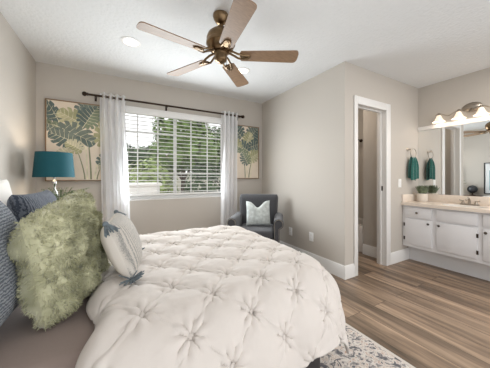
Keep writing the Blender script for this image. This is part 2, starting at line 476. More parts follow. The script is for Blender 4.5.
RZ = 2.132; RY = YB - .085
rod = thing('curtain_rod', 'dark bronze curtain rod with knob ends above the window', 'curtain rod', (0, 0, 0))
mb = MB(); mb.tube([(-.31, RY, RZ), (1.76, RY, RZ)], .0125, 14); mb.build('pole', M['bronze'], rod)
for x, sgn in ((-.31, -1), (1.76, 1)):
    mb = MB(); mb.lathe([(.0, .062), (.016, .058), (.026, .045), (.028, .033), (.02, .018), (.012, .012), (.019, .008), (.019, 0), (.0, 0)], 18, T=TR((x, RY, RZ), ry=sgn * PI / 2)); mb.build('finial', M['bronze'], rod)
for x in (-.24, .60, 1.735):
    mb = MB(); mb.tube([(x, YB - .003, RZ - .01), (x, RY, RZ - .018)], .006, 8)
    mb.box(x - .012, x + .012, YB - .006, YB, RZ - .05, RZ + .02, b=.002)
    mb.tube([(x + .0, RY - .016, RZ + .0), (x, RY - .012, RZ - .012), (x, RY, RZ - .017), (x, RY + .012, RZ - .012)], .004, 6)
    mb.build('bracket', M['bronze'], rod)

def curtain(x0, x1, b0, b1, label, nf, ph):
    t = thing('curtain', label, 'curtain', ((x0 + x1) / 2, RY, 0), group='sheer curtains at the window')
    cx = (x0 + x1) / 2; A, B = 90, 120; P = np.zeros((A, B, 3))
    zz = np.linspace(RZ + .045, .02, A); s = np.linspace(0, 1, B)
    for i, z in enumerate(zz):
        f = (RZ + .045 - z) / RZ
        f2 = min(1, max(0, (f - .12) / .9))
        xa = x0 + (b0 - x0) * f2; xb = x1 + (b1 - x1) * f2
        amp = .034 * (1 - .25 * f) 
        P[i, :, 0] = xa + (xb - xa) * (s + .012 * np.sin(s * nf * 4 * PI)) - cx
        P[i, :, 1] = amp * np.sin(s * nf * 2 * PI + ph) + .012 * f * np.sin(s * nf * PI * 1.3 + 3 * f + ph) + .01*f*np.sin(9*f+s*5)
        P[i, :, 2] = z
    mb = MB(); mb.grid(P); mb.build('cloth', M['sheer'], t, sharp=180)
    # grommets on the crossings of the rod
    for k in range(1, int(nf * 2), 1):
        sk = (k * PI - ph) / (nf * 2 * PI)
        if not .05 < sk < .97: continue
        x = x0 + (x1 - x0) * sk - cx
        mb = MB(); mb.tube([(x + .002 * math.cos(a) * 0, .019 * math.cos(a), RZ + .019 * math.sin(a)) for a in np.linspace(0, 2 * PI, 20, endpoint=False)], .004, 6, closed=True)
        mb.build('grommet', M['nickel'], t)
    # little pompom trim down one edge
    return t
curtain(-.195, .085, -.16, .165, 'sheer white curtain on the lamp side of the window', 4, .4)
curtain(1.425, 1.70, 1.40, 1.69, 'sheer white curtain beside the charcoal armchair', 4, 1.1)

def leaf_poly(L, Wd, n_cut, depth, seed):
    """half-open monstera leaf, star shaped about (0, .45L); tip at (0,L)"""
    rr = random.Random(seed); pts = []
    N = 72
    for i in range(N):
        a = 2 * PI * i / N                       # 0 = tip
        ca = math.cos(a)
        base = 0.5 * (1.0 + .12 * ca) * (1 - .18 * math.exp(-((abs(a - PI)) / .32) ** 2))
        x = math.sin(a) * base * Wd; y = .47 * L + ca * base * L
        k = (abs(math.sin(a)) * 0 + a / PI if a <= PI else (2 * PI - a) / PI) * n_cut
        c = abs((k % 1.0) - .5) * 2
        cut = depth * max(0, 1 - c / .36) if .14 < (a / PI if a <= PI else 2 - a / PI) < .86 else 0
        f = 1 - cut * (.85 + .3 * rr.random())
        pts.append((x * f, .47 * L + (y - .47 * L) * f))
    return pts
def picture(name, x0, x1, z0, z1, leaves, stems, label):
    t = thing(name, label, 'picture', ((x0 + x1) / 2, YB, z0), group=None)
    w = x1 - x0; h = z1 - z0; mb = MB()
    keys = ['canvas', 'l_dk', 'l_dk2', 'l_gr', 'l_yl', 'l_yl2', 'l_pl', 'l_rib', 'l_st']
    mb.box(-w / 2 + .012, w / 2 - .012, -.028, -.004, .012, h - .012, 0)
    yy = [-.0285]
    lim = lambda x, z: (min(max(x, -w / 2 + .014), w / 2 - .014), min(max(z, .014), h - .014))
    for (sx, sz, ex, ez, wd, k) in stems:
        yy[0] -= .00006
        sx, sz, ex, ez = (sx - .5) * w, sz * h, (ex - .5) * w, ez * h
        n = 12; vs = []
        for i in range(n + 1):
            f = i / n; x = sx + (ex - sx) * (f ** 1.5); z = sz + (ez - sz) * f; ww = wd * (1.2 - .6 * f)
            a = lim(x - ww, z); b = lim(x + ww, z); vs += [(a[0], yy[0], a[1]), (b[0], yy[0], b[1])]
        mb.add(vs, [(2 * i, 2 * i + 1, 2 * i + 3, 2 * i + 2) for i in range(n)], keys.index(k), False)
    for j, (cx, cz, L, Wd, ang, nc, dp, ka, kb) in enumerate(leaves):
        L *= .84; Wd *= .86; dp *= 1.35; nc += 1
        pts = leaf_poly(L, Wd, nc, dp, j + len(label))
        ca, sa = math.cos(math.radians(ang)), math.sin(math.radians(ang))
        bx, bz = (cx - .5) * w, cz * h
        def loc(p): 
            return lim(bx + p[0] * ca + (p[1] - .47 * L) * sa, bz - p[0] * sa + (p[1] - .47 * L) * ca)
        yy[0] -= .00008
        N = len(pts); c = loc((0, .47 * L))
        vs = [(c[0], yy[0], c[1])] + [(*[loc(p)[0]], yy[0], loc(p)[1]) for p in pts]
        for half in (0, 1):
            fs = [(0, 1 + i, 1 + (i + 1) % N) for i in range(half * N // 2, (half + 1) * N // 2)]
            mb.add(vs, fs, keys.index(ka if half == 0 else kb), False)
        yy[0] -= .00008
        ribs = [((0, 0), (0, .97 * L), .0035)]
        for q in range(1, 7):
            for sg in (-1, 1):
                ribs.append(((0, L * (.12 + .13 * q)), (sg * Wd * .40 * (1 - .1 * abs(q - 2.5)), L * (.16 + .155 * q)), 0.0024))
        for p, q, ww in ribs:
            d = Vector((q[0] - p[0], q[1] - p[1])); d.normalize(); nx, ny = -d.y * ww, d.x * ww
            cs = [loc((p[0] + nx, p[1] + ny)), loc((p[0] - nx, p[1] - ny)), loc((q[0] - nx * .3, q[1] - ny * .3)), loc((q[0] + nx * .3, q[1] + ny * .3))]
            mb.add([(u, yy[0], v) for u, v in cs], [(0, 1, 2, 3)], keys.index('l_rib'), False)
    mb.build('canvas_print', [M[k] for k in keys], t, sharp=10)
    mb = MB(); f = .012
    mb.box(-w / 2, -w / 2 + f, -.035, -.002, 0, h, b=.002); mb.box(w / 2 - f, w / 2, -.035, -.002, 0, h, b=.002)
    mb.box(-w / 2 + f, w / 2 - f, -.035, -.002, 0, f, b=.002); mb.box(-w / 2 + f, w / 2 - f, -.035, -.002, h - f, h, b=.002)
    mb.build('frame', M['pframe'], t)
    return t
picture('leaf_picture', -.72, -.10, 1.095, 2.035,
        [(.66, .90, .42, .34, 60, 6, .3, 'l_dk', 'l_dk2'), (.08, .84, .40, .20, -35, 5, .2, 'l_dk', 'l_dk'), (.42, .78, .36, .27, -62, 6, .35, 'l_yl2', 'l_yl'),
         (.14, .66, .38, .16, -75, 5, .3, 'l_gr', 'l_dk2'), (.42, .60, .52, .32, 115, 6, .45, 'l_dk', 'l_dk2'), (.30, .53, .36, .26, -68, 6, .35, 'l_dk2', 'l_dk'),
         (.66, .80, .34, .30, 28, 6, .35, 'l_gr', 'l_dk'), (.95, .61, .50, .30, 14, 6, .35, 'l_yl', 'l_yl2'), (.46, .43, .24, .2, -60, 5, .4, 'l_pl', 'l_yl2'),
         (.96, .24, .32, .3, 70, 6, .4, 'l_pl', 'l_dk2'), (.30, .34, .22, .18, -120, 6, .4, 'l_pl', 'l_yl2')],
        [(.64, .02, .60, .62, .007, 'l_rib'), (.70, .02, .62, .75, .008, 'l_st'), (.76, .02, .92, .5, .008, 'l_rib'), (.60, .02, .46, .42, .006, 'l_st'), (.80, .02, .95, .3, .006, 'l_st')],
        'tropical leaf print on canvas above the teal lamp')
picture('leaf_picture', 1.55, 2.14, 1.115, 2.005,
        [(.30, .88, .40, .32, -40, 6, .3, 'l_dk', 'l_dk2'), (.80, .86, .40, .34, 40, 6, .3, 'l_dk', 'l_dk2'), (.62, .72, .34, .26, 20, 6, .35, 'l_yl', 'l_yl2'),
         (.86, .62, .40, .30, 75, 6, .4, 'l_dk2', 'l_dk'), (.50, .58, .36, .28, -60, 6, .35, 'l_dk', 'l_gr'), (.78, .42, .34, .26, 60, 6, .35, 'l_yl', 'l_yl2'),
         (.56, .36, .3, .24, -30, 6, .4, 'l_gr', 'l_dk2'), (.22, .62, .4, .3, -70, 6, .35, 'l_yl2', 'l_gr')],
        [(.60, .02, .62, .60, .008, 'l_rib'), (.66, .02, .80, .45, .008, 'l_st'), (.54, .02, .5, .4, .007, 'l_st'), (.72, .02, .86, .6, .007, 'l_rib')],
        'tropical leaf print on canvas above the charcoal armchair')

# ------------------------------------------------------------------ bed
def shear(P):
    """near side of the bed runs slightly inwards towards the foot"""
    w = np.clip((1.9 - P[..., 1]) / 1.2, 0, 1.15)
    s = np.clip((P[..., 0] + .05) / 1.0, 0, 1.1)
    P[..., 1] += .13 * w * s
    return P
def rounded_slab(x0, x1, y0, y1, z0, z1, rc, rb, n=10):
    """closed slab with rounded plan corners and rounded top/bottom edges"""
    ring = []
    for cx, cy, a0 in ((x1 - rc, y1 - rc, 0), (x0 + rc, y1 - rc, PI / 2), (x0 + rc, y0 + rc, PI), (x1 - rc, y0 + rc, 1.5 * PI)):
        for k in range(n + 1):
            a = a0 + PI / 2 * k / n; ring.append((cx, cy, math.cos(a), math.sin(a)))
    rows = []
    prof = [(rb * (1 - math.cos(PI / 2 * (1 - i / 6))) * 1.0, 0) for i in range(0)]
    pr = []
    for i in range(7): a = PI / 2 * i / 6; pr.append((rc - rb + rb * math.sin(a), z0 + rb - rb * math.cos(a)))
    for i in range(7): a = PI / 2 * i / 6; pr.append((rc - rb + rb * math.cos(a), z1 - rb + rb * math.sin(a)))
    P = np.array([[(cx + r * ca, cy + r * sa, z) for cx, cy, ca, sa in ring] for r, z in pr])
    return P
bed = thing('bed', 'bed with taupe fitted sheet and dark fabric base against the left wall', 'bed', (0, 0, 0))
def slab_obj(name, args, m, parent, sh=True):
    P = rounded_slab(*args); 
    # densify the straight sides so that the shear bends them evenly
    if sh: P = shear(P)
    mb = MB(); mb.grid(P, wrap=True); n = P.shape[1]; a = P.shape[0]
    mb.f += [tuple(range(n))[::-1], tuple((a - 1) * n + k for k in range(n))]; mb.m += [0, 0]; mb.sm += [True, True]
    return mb.build(name, m, parent)
slab_obj('base', (-.70, 1.03, .75, 1.94, .0105, .36, .14, .02), M['base'], bed)
slab_obj('mattress', (-.70, .98, .765, 1.93, .362, .631, .24, .05), M['sheet'], bed)
mb = MB(); mb.box(-.772, -.705, .74, 1.98, .1, 1.0, b=.03); mb.build('headboard', M['sheet'], bed)

def duvet():
    x0, xf, yn, yf = -.085, .775, .93, 1.765         # inset rectangle
    rc, R = .10, .24
    Ln, Lfoot, Lfar = .415, .50, .46                 # arc length past the rounded top edge
    zt = .680
    step = .005
    us = np.arange(x0, xf + rc + Lfoot + step, step); vs = np.arange(yn - rc - Ln, yf + rc + Lfar + step, step)
    U, V = np.meshgrid(us, vs, indexing='ij')
    du = np.maximum(0, U - xf); dn = np.maximum(0, yn - V); df = np.maximum(0, V - yf)
    dv = dn + df; sg = np.where(dn > 0, -1.0, 1.0)
    p = 2.6
    dist = (du ** p + dv ** p) ** (1 / p)
    hyp = np.maximum(np.hypot(du, dv), 1e-9); ex = du / hyp; ey = sg * dv / hyp
    e = np.maximum(0, dist - rc)
    flat = np.minimum(dist, rc)
    th = np.minimum(e / R, PI / 2)
    rest = np.maximum(0, e - R * PI / 2)
    out = flat + R * np.sin(th) + rest * .13
    down = R * (1 - np.cos(th)) + rest * .985
    P = np.stack([np.minimum(U, xf) + ex * out, np.clip(V, yn, yf) + ey * out, zt - down], -1)
    # hanging folds near the hem
    hangw = np.clip((e - .2) / .25, 0, 1)
    per = np.minimum(U, xf) + .35 * np.arctan2(du, dv + 1e-6) + np.clip(V - yn, 0, yf - yn)
    fold = hangw * (.016 * np.sin(per * 17 + 1.0) + .010 * np.sin(per * 31))
    # normals
    Nn = np.stack([ex * np.sin(th), ey * np.sin(th), np.cos(th)], -1)
    # pinch pleats on a diagonal lattice
    pt = .178
    a = ((U - .06) + (V - .80)) / math.sqrt(2) / pt; b = ((U - .06) - (V - .80)) / math.sqrt(2) / pt
    a += .06 * np.sin(U * 9 + V * 4); b += .06 * np.sin(V * 8 - U * 5)
    sa = np.abs(np.sin(PI * a)); sb = np.abs(np.sin(PI * b))
    puff = .018 * (sa * sb) ** .42
    ra = a - np.round(a); rb = b - np.round(b)
    r = np.hypot(ra, rb) * pt; tha = np.arctan2(rb, ra)
    ph = np.sin(np.round(a) * 12.9 + np.round(b) * 78.2) * 3
    star = .0065 * np.exp(-((r - .028) / .03) ** 2) * np.cos(8 * tha + .0 * ph) * np.clip(r / .018, 0, 1)
    # pinched seam ridges between the tufts
    wob = .004 * np.sin(U * 31 + V * 19)
    fade = .45 + .55 * np.exp(-(r / .055) ** 2)
    ridge = .0105 * (np.exp(-((ra * pt + wob) / .0042) ** 2) + np.exp(-((rb * pt - wob) / .0042) ** 2)) * fade * np.clip(r / .02, .2, 1)
    tuft = -.012 * np.exp(-(r / .02) ** 2) + .008 * np.exp(-(r / .008) ** 2)
    nz = np.zeros_like(U)
    for i in range(U.shape[0]):
        for j in range(U.shape[1]):
            nz[i, j] = mnoise.fractal(Vector((U[i, j] * 9, V[i, j] * 9, 1.3)), 1.0, 2.0, 3)
    hdisp = puff + star + ridge + tuft + .0055 * nz + fold
    # head edge folds back softly
    edge = np.clip(1 - (U - x0) / .07, 0, 1)
    hdisp = hdisp * (1 - .7 * edge) + .0 * edge
    P = P + Nn * hdisp[..., None]
    P[..., 0] += edge * .0 + np.where(U < x0 + .25, (1 - (U - x0) / .25) * (.018 * np.sin(V * 9) + .012 * np.sin(V * 23)), 0)
    P[..., 2] -= (np.clip(1 - (U - x0) / .05, 0, 1) ** 2) * .038
    P = shear(P)
    P[..., 2] = np.maximum(P[..., 2], .03)
    mb = MB(); mb.grid(P)
    o = mb.build('duvet', M['duvet'], sharp=180)
    md = o.modifiers.new('thickness', 'SOLIDIFY'); md.thickness = .012; md.offset = -1
    return tag(o, 'cream pinch-pleated duvet spread over the bed', 'duvet')
duvet()

def pillow_mesh(w, h, T, n=44, pinch=.06, noise=.006, ns=9, seed=0, chop=0.0, sag=0.0, power=2.6):
    """closed puffy pillow: x = width, z = height (0..h), y = thickness; returns front and back grids"""
    s = np.linspace(-1, 1, n); X, Z = np.meshgrid(s, s, indexing='ij')
    r = (np.abs(X) ** power, np.abs(Z) ** power)
    t = np.clip((1 - r[0]) * (1 - r[1]), 0, 1) ** .42
    ix = 1 - pinch * (1 - Z ** 2) * 1.0; iz = 1 - pinch * (1 - X ** 2)
    px = X * w / 2 * ix; pz = Z * h / 2 * iz
    if chop:
        pz = pz - chop * np.exp(-(X / .42) ** 2) * np.clip((Z + .3) / 1.3, 0, 1) ** 1.5
    if sag:
        t = t * (1 - sag * Z * .5)
    out = []
    for sg in (-1, 1):
        nn = np.zeros_like(X)
        for i in range(n):
            for j in range(n):
                nn[i, j] = mnoise.fractal(Vector((px[i, j] * ns, pz[i, j] * ns, seed + sg * 5)), 1.0, 2.0, 3)
        edge = np.clip(t * 3, 0, 1)
        y = sg * (t * T / 2 + nn * noise * edge)
        out.append(np.stack([px, y, pz + h / 2], -1))
    return out
def set_pose(o, loc, yaw, lean):
    """base-centre at loc; front faces local -y; lean tips the top backwards"""
    o.matrix_world = Matrix.Translation(loc) @ Matrix.Rotation(yaw, 4, 'Z') @ Matrix.Rotation(lean, 4, 'X')
def pillow(name, w, h, T, loc, yaw, lean, mats, label, **kw):
    f, b = pillow_mesh(w, h, T, **kw)
    mb = MB(); mb.grid(f, 0); mb.grid(b[::-1], 1 if len(mats) > 1 else 0)
    o = mb.build(name, list(mats), sharp=80)
    o.rotation_mode = 'XYZ'
    set_pose(o, loc, yaw, lean)
    return tag(o, label, 'pillow')
YAW = PI / 2            # front turned towards the foot of the bed (+X)
# pillow lean: negative X rotation tips the top away from the front
pillow('bed_pillow', .66, .485, .13, (-.56, 1.63, .645), YAW, -.09, [M['pwhite']], 'plain white pillow behind the blue ones, against the wall', seed=1, pinch=.05)
pillow('euro_pillow', .50, .42, .20, (-.365, 1.05, .640), YAW, -.16, [M['blue']], 'ribbed blue-grey pillow nearest the front edge of the bed', seed=2, pinch=.05)
pillow('euro_pillow', .50, .425, .18, (-.355, 1.73, .640), YAW - .05, -.17, [M['blue2']], 'slate blue pillow behind the green fur pillow, lamp side', seed=3, pinch=.05)

def fur_pillow():
    w, h, T = .44, .44, .18
    f, b = pillow_mesh(w, h, T, n=60, pinch=.01, noise=.034, ns=13, seed=5, power=3.4)
    for G in (f, b): G[..., 2] *= 1 - .09 * (1 - G[..., 0] / (w / 2))
    mb = MB(); mb.grid(f); mb.grid(b[::-1])
    # short fur clumps, one mesh with the pillow
    for G, sg in ((f, -1), (b, 1)):
        n = G.shape[0]
        cnt = 15000 if sg < 0 else 7000
        ii = RNG.uniform(0, n - 1.001, (cnt, 2)); i0 = ii.astype(int); fr = ii - i0
        p00 = G[i0[:, 0], i0[:, 1]]; p10 = G[i0[:, 0] + 1, i0[:, 1]]; p01 = G[i0[:, 0], i0[:, 1] + 1]
        pos = p00 + (p10 - p00) * fr[:, :1] + (p01 - p00) * fr[:, 1:]
        nr = np.cross(p10 - p00, p01 - p00); nr /= np.linalg.norm(nr, axis=1)[:, None] + 1e-9
        nr *= np.sign(nr[:, 1:2]) * sg
        for q in range(cnt):
            p = pos[q]; cl = mnoise.noise_vector(Vector(p * 26)); cl2 = mnoise.noise_vector(Vector(p * 9 + 3))
            d = nr[q] * .8 + np.array(cl) * 1.0 + np.array(cl2) * .5 + RNG.normal(0, .16, 3) + np.array((0, 0, -.25))
            d /= np.linalg.norm(d); L = .0115 * RNG.uniform(.6, 1.25)
            side = np.cross(d, RNG.normal(0, 1, 3)); side /= np.linalg.norm(side); side *= .0019
            tip = p + d * L
            o = len(mb.v); mb.v += [tuple(p - side), tuple(p + side), tuple(tip + side * .3), tuple(tip - side * .3)]
            mb.f.append((o, o + 1, o + 2, o + 3)); mb.m.append(0); mb.sm.append(True)
    o = mb.build('fur_pillow', M['fur'], sharp=180)
    set_pose(o, (-.145, 1.18, .645), YAW - .28, -.20)
    return tag(o, 'sage green shaggy fur pillow leaning on the blue pillows', 'pillow')
fur_pillow()

def cushion():
    w, h, T = .35, .258, .14
    t = thing('throw_cushion', 'cream knit cushion with grey-blue corner tassels on the duvet', 'cushion')
    f, b = pillow_mesh(w, h, T, n=40, pinch=.07, noise=.003, ns=8, seed=9)
    mb = MB(); mb.grid(f, 0); mb.grid(b[::-1], 1)
    mb.build('cover', [M['knit'], M['cush']], t, sharp=80)
    for cx, cz in ((-w / 2, h), (w / 2, h), (-w / 2, .0), (w / 2, .0)):
        mb = MB(); sx = -1 if cx < 0 else 1; sz = 1 if cz > 0 else -1
        k = Vector((cx + sx * .002, 0, cz + sz * .002)); mb.sphere(k, .012, 10)
        for q in range(34):
            a = RNG.uniform(0, 2 * PI); d = Vector((sx * .35 + .5 * math.cos(a), .55 * math.sin(a) - .25, -.75 if sz > 0 else .12)).normalized()
            tip = k + d * RNG.uniform(.04, .058)
            mb.tube([k, k + d * .02 + Vector((0, 0, .004)), tip], [.0026, .003, .002], 5)
        mb.build('tassel', M['tassel'], t)
    set_pose(t, (.07, 1.25, .710), YAW - .1, -.38)
    return t
cushion()

# ------------------------------------------------------------------ rug
mb = MB(); mb.box(-.3, 1.55, -.2, 2.3, 0.0, .010, b=.004)
tag(mb.build('rug', M['rug']), 'cream and navy distressed patterned rug under the bed', 'rug')

# ------------------------------------------------------------------ nightstand, lamp, fern, globe
ns = thing('nightstand', 'dark wooden nightstand in the corner behind the bed', 'nightstand', (-.55, 2.72, 0))
mb = MB(); mb.box(-.235, .225, -.47, .47, .14, .62, b=.006); mb.build('body', M['oak'], ns)
mb = MB(); mb.box(-.245, .245, -.49, .49, .62, .65, b=.006); mb.build('top', M['oak'], ns)
for z in (.16, .39):
    mb = MB(); mb.box(.225, .24, -.45, .45, z, z + .21, b=.004); d = mb.build('drawer', M['oak'], ns)
    mb = MB(); mb.sphere((.255, 0, z + .105), .015, 12); mb.build('knob', M['knob'], d)
for x in (-.2, .2):
    for y in (-.43, .43):
        mb = MB(); mb.box(x - .02, x + .02, y - .02, y + .02, 0, .14, b=.003); mb.build('leg', M['oak'], ns)

lamp = thing('table_lamp', 'lit table lamp with teal drum shade and silver stem', 'lamp', (-.555, 2.93, .651))
mb = MB(); mb.lathe([(.0, 0), (.085, 0), (.085, .012), (.03, .026), (.016, .04), (.0, .042)], 28); mb.build('base', M['chrome'], lamp)
mb = MB(); mb.lathe([(.012, .04), (.012, .09), (.03, .11), (.042, .15), (.03, .19), (.012, .21), (.012, .25), (.026, .275), (.034, .31), (.026, .345), (.012, .37), (.010, .40), (.018, .42), (.018, .45), (.008, .47), (.014, .50), (.014, .565)], 24); mb.build('stem', M['chrome'], lamp)
mb = MB(); 
mb.lathe([(.166, .49), (.146, .735)], 48, 0, caps=False); mb.lathe([(.163, .491), (.143, .734)], 48, 1, caps=False)
mb.lathe([(.163, .49), (.166, .49)], 48, 0, caps=False); mb.lathe([(.143, .735), (.146, .735)], 48, 0, caps=False)
mb.build('lamp_shade', [M['teal'], M['tealin']], lamp)
mb = MB(); mb.sphere((0, 0, .60), .03, 14, sc=(1, 1, 1.2)); pass; 
for a in (0, 2.1, 4.2): mb.tube([(0, 0, .515), (.1 * math.cos(a), .1 * math.sin(a), .525), ((.1625) * math.cos(a), (.1625) * math.sin(a), .515)], .002, 6)
mb.build('bulb', M['bulb'], lamp)
pl = bpy.data.lights.new('lamp_light', 'POINT'); pl.energy = 1.3; pl.color = (1, .84, .66); pl.shadow_soft_size = .035
po = bpy.data.objects.new('lamp_light', pl); C.objects.link(po); po.location = (-.555, 2.93, .651 + .655)

def blade_leaf(mb, base, d, L, wd, droop, mi=0, n=6, cup=.2):
    base = Vector(base); d = Vector(d).normalized(); side = d.cross(Vector((0, 0, 1)))
    if side.length < 1e-3: side = Vector((1, 0, 0))
    side.normalize(); vs = []
    for i in range(n + 1):
        f = i / n; p = base + d * L * f + Vector((0, 0, -droop * f * f * L)); w = wd * math.sin(PI * min(.98, .12 + .86 * f)) ** .8
        up = Vector((0, 0, cup * w)); vs += [p - side * w + up, p, p + side * w + up]
    fs = []
    for i in range(n):
        for k in (0, 1): fs.append((3 * i + k, 3 * i + k + 1, 3 * i + 4 + k, 3 * i + 3 + k))
    mb.add(vs, fs, mi, True)
fern = thing('potted_fern', 'leafy green fern in a pot below the teal lamp', 'plant', (-.46, 2.70, .651))
mb = MB(); mb.lathe([(.0, 0), (.055, 0), (.078, .20), (.082, .22), (.074, .22), (.07, .20), (0, .20)], 24); mb.build('pot', M['pot'], fern)
mb = MB()
for k in range(26):
    a = k * 2.4; el = RNG.uniform(.75, 1.4); L = RNG.uniform(.26, .38)
    d = Vector((math.cos(a) * math.cos(el), math.sin(a) * math.cos(el), math.sin(el)))
    side = d.cross(Vector((0, 0, 1))).normalized()
    pts = [Vector((0, 0, .19)) + d * L * f + Vector((0, 0, -.32 * f * f * L)) for f in np.linspace(0, 1, 10)]
    mb.tube(pts, .0018, 5)
    for q in range(1, 10):
        for sg in (-1, 1):
            dd = (side * sg + (pts[q] - pts[q - 1]).normalized() * .5).normalized()
            blade_leaf(mb, pts[q], dd, .055 * (1.15 - q / 12), .010, .4, n=3)
mb.build('fronds', M['fern'], fern)
gl = thing('decorative_globe', 'dark speckled globe on a small stand, seen in the vanity mirror', 'ornament', (-.67, 2.42, .651))
mb = MB(); mb.lathe([(0, 0), (.06, 0), (.06, .012), (.02, .02), (.016, .05), (.04, .066), (.0, .066)], 20); mb.build('stand', M['bronze'], gl)
mb = MB(); mb.sphere((0, 0, .166), .105, 32); mb.build('ball', M['globe'], gl)
fp = thing('framed_print', 'black-framed print on the wall, seen in the vanity mirror', 'picture', (XL, 1.73, .70))
mb = MB()
for (y0, y1, z0, z1) in ((-.5, .5, 0, .022), (-.5, .5, .798, .82), (-.5, -.478, .022, .798), (.478, .5, .022, .798)):
    mb.box(.001, .026, y0, y1, z0, z1, b=.003)
mb.build('frame', M['black'], fp)
mb = MB(); mb.box(.001, .012, -.478, .478, .022, .798); mb.box(.012, .0125, -.40, .40, .10, .62, 1); mb.build('print', [M['matb'], M['teprint']], fp)

# ------------------------------------------------------------------ armchair
ac = thing('armchair', 'charcoal upholstered armchair with rolled arms in the far corner', 'armchair', (1.675, 2.675, 0), -math.radians(37.5))
# local: front is -y, width x; back at +y
def rolled_arm(sx):
    mb = MB()
    # side panel + roll, extruded along y from -.31 to .24
    xi, xo = .235, .30
    ring = []
    prof = []
    cx, cz, r = .295, .565, .062
    prof.append((xi, .15)); prof.append((xi, .50))
    for k in range(15):
        a = PI * 1.02 - (PI * 1.42) * k / 14
        prof.append((cx + r * math.cos(a), cz + r * math.sin(a)))
    prof.append((xo + .008, .49)); prof.append((xo + .005, .15))
    ys = [-.315, -.305, -.2, 0, .15, .24]
    ins = [.010, 0, 0, 0, 0, 0]
    c0 = (.27, .4)
    P = np.array([[(sx * (x + (c0[0] - x) * ins[i] * 3), y, z + (c0[1] - z) * ins[i] * .6) for x, z in prof] for i, y in enumerate(ys)])
    mb.grid(P, wrap=True); n = len(prof)
    mb.f += [tuple(range(n))[::-1], tuple((len(ys) - 1) * n + k for k in range(n))]; mb.m += [0, 0]; mb.sm += [False, False]
    o = mb.build('arm', M['char'], ac, sharp=40)
    path = [Vector((xi + .009, .17 + .33 * k / 23)) for k in range(24)] + [Vector((cx + (r - .011) * math.cos(PI - PI * 1.38 * k / 25), cz + (r - .011) * math.sin(PI - PI * 1.38 * k / 25))) for k in range(26)] + [Vector((xo - .002, .50 - .33 * k / 23)) for k in range(24)]
    s = MB(); s.tube([(sx * q.x, -.316, q.y) for q in path], .0022, 6)
    for q in path: s.sphere((sx * q.x, -.317, q.y), .0045, 6)
    s.build('nailhead_trim', M['stud'], o)
rolled_arm(-1); rolled_arm(1)
mb = MB(); mb.box(-.235, .235, -.29, .22, .16, .36, b=.015); mb.build('seat_base', M['char'], ac)
mb = MB()
s = np.linspace(-1, 1, 24)
mb.box(-.228, .228, -.315, .17, .362, .475, b=.035); mb.build('seat_cushion', M['char'], ac)
mb = MB()
def backpanel():
    # slightly raked back with rounded top corners, as stacked sections
    rows = []
    for z in np.linspace(.18, .885, 16):
        f = (z - .18) / .705
        yc = .205 + .075 * f; hw_ = .255 + .035 * f; d = .075 - .015 * f
        if z > .85: hw_ -= .018 * ((z - .85) / .035) ** 2; d -= .022 * ((z - .85) / .035) ** 2
        ring = []
        for k in range(32):
            a = 2 * PI * k / 32; ca, sa_ = math.cos(a), math.sin(a)
            ring.append((hw_ * math.copysign(abs(ca) ** .22, ca), yc + d * math.copysign(abs(sa_) ** .45, sa_), z))
        rows.append(ring)
    P = np.array(rows); mb.grid(P, wrap=True); n = 32; a = len(rows)
    mb.f += [tuple(range(n))[::-1], tuple((a - 1) * n + k for k in range(n))]; mb.m += [0, 0]; mb.sm += [True, True]
backpanel(); mb.build('backrest', M['char'], ac, sharp=60)
for x in (-.25, .25):
    for y in (-.27, .2):
        mb = MB(); mb.lathe([(.016, 0), (.026, .155)], 10, T=TR((x, y, 0))); mb.build('leg', M['oak'], ac)
cp = pillow('armchair_pillow', .33, .34, .12, (0, 0, 0), 0, 0, [M['chpil']], 'pale grey velvet pillow with a notched top on the armchair', seed=21, pinch=.04, chop=.09)
cp.matrix_world = Matrix.Translation((1.675, 2.675, 0)) @ Matrix.Rotation(-math.radians(37.5), 4, 'Z') @ Matrix.Translation((.022, -.045, .486)) @ Matrix.Rotation(-.30, 4, 'X') @ Matrix.Rotation(-.05, 4, 'Y')

# ------------------------------------------------------------------ outlets and switch
def plate(name, loc, rz, label, kind):
    t = thing(name, label, 'outlet' if kind != 'switch' else 'light switch', loc, rz, group='wall outlets' if kind != 'switch' else None)
    mb = MB(); mb.box(-.036, .036, -.007, 0, -.058, .058, b=.003); mb.build('cover_plate', M['vinyl'], t)
    if kind == 'switch':
        mb = MB(); mb.box(-.016, .016, -.011, -.006, -.032, .032, b=.002); mb.build('rocker', M['vinyl'], t)
    else:
        for z in (-.022, .022):
            mb = MB(); mb.lathe([(.0165, 0), (.0165, .003), (.0, .003)], 16, T=TR((0, -.0065, z), rx=PI / 2)); s = mb.build('socket', M['white'], t)
    return t
plate('wall_outlet', (XR, 2.62, .345), -PI / 2, 'white wall outlet closer to the armchair', 'outlet')
plate('wall_outlet', (XR, 2.205, .36), -PI / 2, 'white wall outlet closer to the doorway', 'outlet')
plate('light_switch', (3.345, YD, 1.06), 0, 'white light switch between the doorway and the towel', 'switch')

